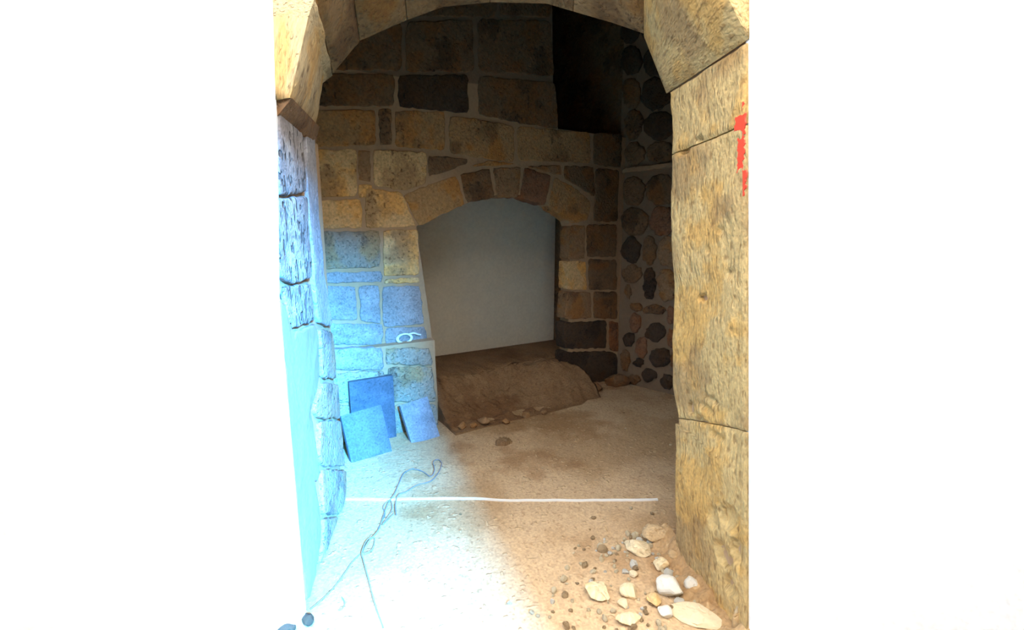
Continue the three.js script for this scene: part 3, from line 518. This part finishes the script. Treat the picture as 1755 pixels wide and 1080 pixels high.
// cable tangled on the floor
function strand(points, radius, lift = 0.004) {
  const c = new THREE.CatmullRomCurve3(points.map(([x, z], i) => V(x, floorLift(x, z) + radius + lift * (0.4 + vnoise(i * 0.7, 1, 500)), z)));
  return new THREE.TubeGeometry(c, points.length * 8, radius, 6);
}
{
  const t = thing('cable', 'thin dark cable lying in loose loops on the floor in front of the slabs', 'cable', [0, 0, 0]);
  mesh('strand', strand(CABLE_LONG, 0.0026, 0.012), M.cable, t); mesh('strand', strand(CABLE_SIDE, 0.0022), M.cable, t); mesh('strand', strand(CABLE_CURL, 0.002), M.cable, t); mesh('strand', strand(CABLE_MID, 0.002, 0.01), M.cable, t);
}
// pale loop on the wall left of the niche
{
  const p = wallPoint(0.27, 0.70, 0.02), t = thing('cord_loop', 'small pale cord loop on the wall just left of the niche', 'cord', p.toArray(), 0.3775);
  const ring = new THREE.TorusGeometry(0.042, 0.009, 8, 28); ring.scale(1.3, 0.8, 1); mesh('loop', ring, M.cord, t);
  mesh('tail', new THREE.TubeGeometry(new THREE.CatmullRomCurve3([V(0.03, 0.028, 0.004), V(0.07, 0.034, 0.006), V(0.11, 0.018, 0.002), V(0.13, 0.012, -0.006)]), 16, 0.007, 6), M.cord, t);
}
// red paint on the near edge of the right pier
{
  const g = []; const r = rng(77);
  for (const [h, w, l] of [[1.93, 0.02, 0.03], [1.875, 0.045, 0.05], [1.83, 0.022, 0.06], [1.78, 0.026, 0.06], [1.73, 0.024, 0.06], [1.68, 0.03, 0.06], [1.64, 0.026, 0.04]]) {
    const s = hewn([-w * 0.7, -l / 2, w * 0.7, -l / 2, w * 0.7, l / 2, -w * 0.7, l / 2], { depth: 0.004, proud: 0.003, rough: 0.001, wear: 0.002, jitter: 0.006, spacing: 0.008 }); s.translate(-1.634 + 0.135 * (1.93 - h) + 0.012 * (r() - 0.5), h, 0.002); g.push(s);
  }
  mesh('red_paint', mergeGeometries(g), M.red, faceRight);
}
// rubble at the foot of the right pier
const STONES = [
  [0.915, -1.925, 0.075, 0.026, 0.055, 'cream', 'flat pale slab-like stone, leftmost of the large stones by the right pier'],
  [1.035, -1.99, 0.070, 0.045, 0.060, 'dust', 'yellowish stone in the corner of floor and right pier'],
  [0.97, -1.80, 0.034, 0.022, 0.040, 'cream', 'small pinkish stone just below the flat pale stone'],
  [1.055, -1.84, 0.030, 0.026, 0.034, 'dust', 'small ochre stone between pier and pinkish stone'],
  [0.93, -1.645, 0.060, 0.044, 0.050, 'chalk', 'large white rounded stone in the rubble by the right pier'],
  [1.04, -1.66, 0.034, 0.032, 0.034, 'chalk', 'white stone touching the right side of the large white one'],
  [0.76, -1.66, 0.045, 0.026, 0.040, 'cream', 'pale angular stone left of the large white stone'],
  [0.84, -1.60, 0.036, 0.026, 0.030, 'cream', 'pale stone between the angular stone and the white one'],
  [0.63, -1.68, 0.060, 0.022, 0.055, 'cream', 'low yellow lump, leftmost of the rubble near the camera'],
  [0.855, -1.535, 0.032, 0.024, 0.030, 'chalk', 'small white stone in front of the large white one'],
  [1.10, -1.42, 0.032, 0.085, 0.030, 'cream', 'upright pale stone leaning against the near end of the right pier'],
  [0.98, -1.50, 0.110, 0.020, 0.060, 'crumb', 'broad flat sandy stone, half buried, nearest the camera by the right pier'],
  [0.71, -1.60, 0.026, 0.018, 0.022, 'crumb', 'small tan stone right of the low yellow lump'],
  [0.82, -1.76, 0.022, 0.014, 0.020, 'crumb', 'lone small tan stone between the flat pale stone and the yellow lump'],
  [0.70, -1.52, 0.055, 0.018, 0.030, 'cream', 'flat pale chip at the bottom edge of the rubble'],
];
for (const [x, z, sx, sy, sz, kind, label] of STONES) rock('rubble_stone', label, 'stone', [x, z], [sx, sy, sz], M[kind], { turn: x * 9, tilt: [0.1, -0.12], group: 'rubble at the foot of the right pier', sink: 0.35 });
{ // small crumbs: nothing tells them apart
  const r = rng(4242), kinds = [M.crumb, M.dust, M.crumb, M.chalk];
  for (let i = 0; i < 150; i++) {
    const t = r(), x = 1.02 - Math.abs(r() + r() - 0.6) * 0.55 * (0.5 + t), z = -2.05 + t * 0.62, s = 0.006 + 0.016 * r() * r();
    const m = mesh('stone_crumb', lumpLike(i % 6), kinds[i % 4]); m.scale.set(s * (0.8 + 0.7 * r()), s * 0.75, s); m.rotation.set(r(), r() * 6, r() * 0.6); m.position.set(x, floorLift(x, z) + s * 0.5, z);
    tag(m, 'small pale stone crumb in the scatter by the right pier', 'stone', 'stone crumbs by the right pier');
  }
  for (const [x, z, s] of CRUMBS) {
    const m = mesh('floor_chip', lumpLike(Math.floor(r() * 6)), kinds[Math.floor(r() * 2)]); m.scale.set(s * 1.3, s * 0.7, s); m.rotation.y = r() * 6; m.position.set(x, floorLift(x, z) + s * 0.4, z);
    tag(m, 'small pale chip lying loose on the chamber floor', 'stone chip', 'pale chips on the chamber floor');
  }
}
{ // dark shards at the foot of the left pier
  const spots = [[-0.60, -1.66, 0.05, 0.02, 0.03, 'largest dark shard at the foot of the left pier'], [-0.53, -1.72, 0.035, 0.018, 0.022, 'dark shard close against the left pier corner'], [-0.66, -1.62, 0.035, 0.014, 0.022, 'dark shard farthest left at the left pier foot']];
  for (const [x, z, sx, sy, sz, label] of spots) rock('stone_shard', label, 'stone shard', [x, z], [sx, sy, sz], M.dark, { turn: x * 14, group: 'dark shards at the left pier' });
}
// loose earth along the foot of the right pier
{
  const pos = [], uv = [], idx = [], C = 24, R = 90;
  for (let j = 0; j <= R; j++) for (let i = 0; i <= C; i++) {
    const s = i / C, t = j / R, z = -2.0 + t * 0.72, w = 0.14 + 0.14 * vnoise(t * 7, 1, 601) + 0.08 * t, x = 1.10 - w * s;
    const h = floorLift(x, z) - 0.018 + 0.09 * (1 - s) * (1 - s) * (0.6 + 0.6 * vnoise(t * 9, 2, 602)) + (fbm(x * 26, z * 26, 603, 3) - 0.5) * 0.06 * (0.35 + 0.65 * (1 - s));
    pos.push(x, h, z); uv.push(x, z);
  }
  for (let j = 0; j < R; j++) for (let i = 0; i < C; i++) { const a = j * (C + 1) + i; idx.push(a, a + 1, a + C + 2, a, a + C + 2, a + C + 1); }
  const m = mesh('earth_fillet', geometryOf(pos, uv, idx), M.dust); tag(m, 'low drift of sandy rubble along the foot of the right pier', 'rubble drift');
}
renderer.render(scene, camera);
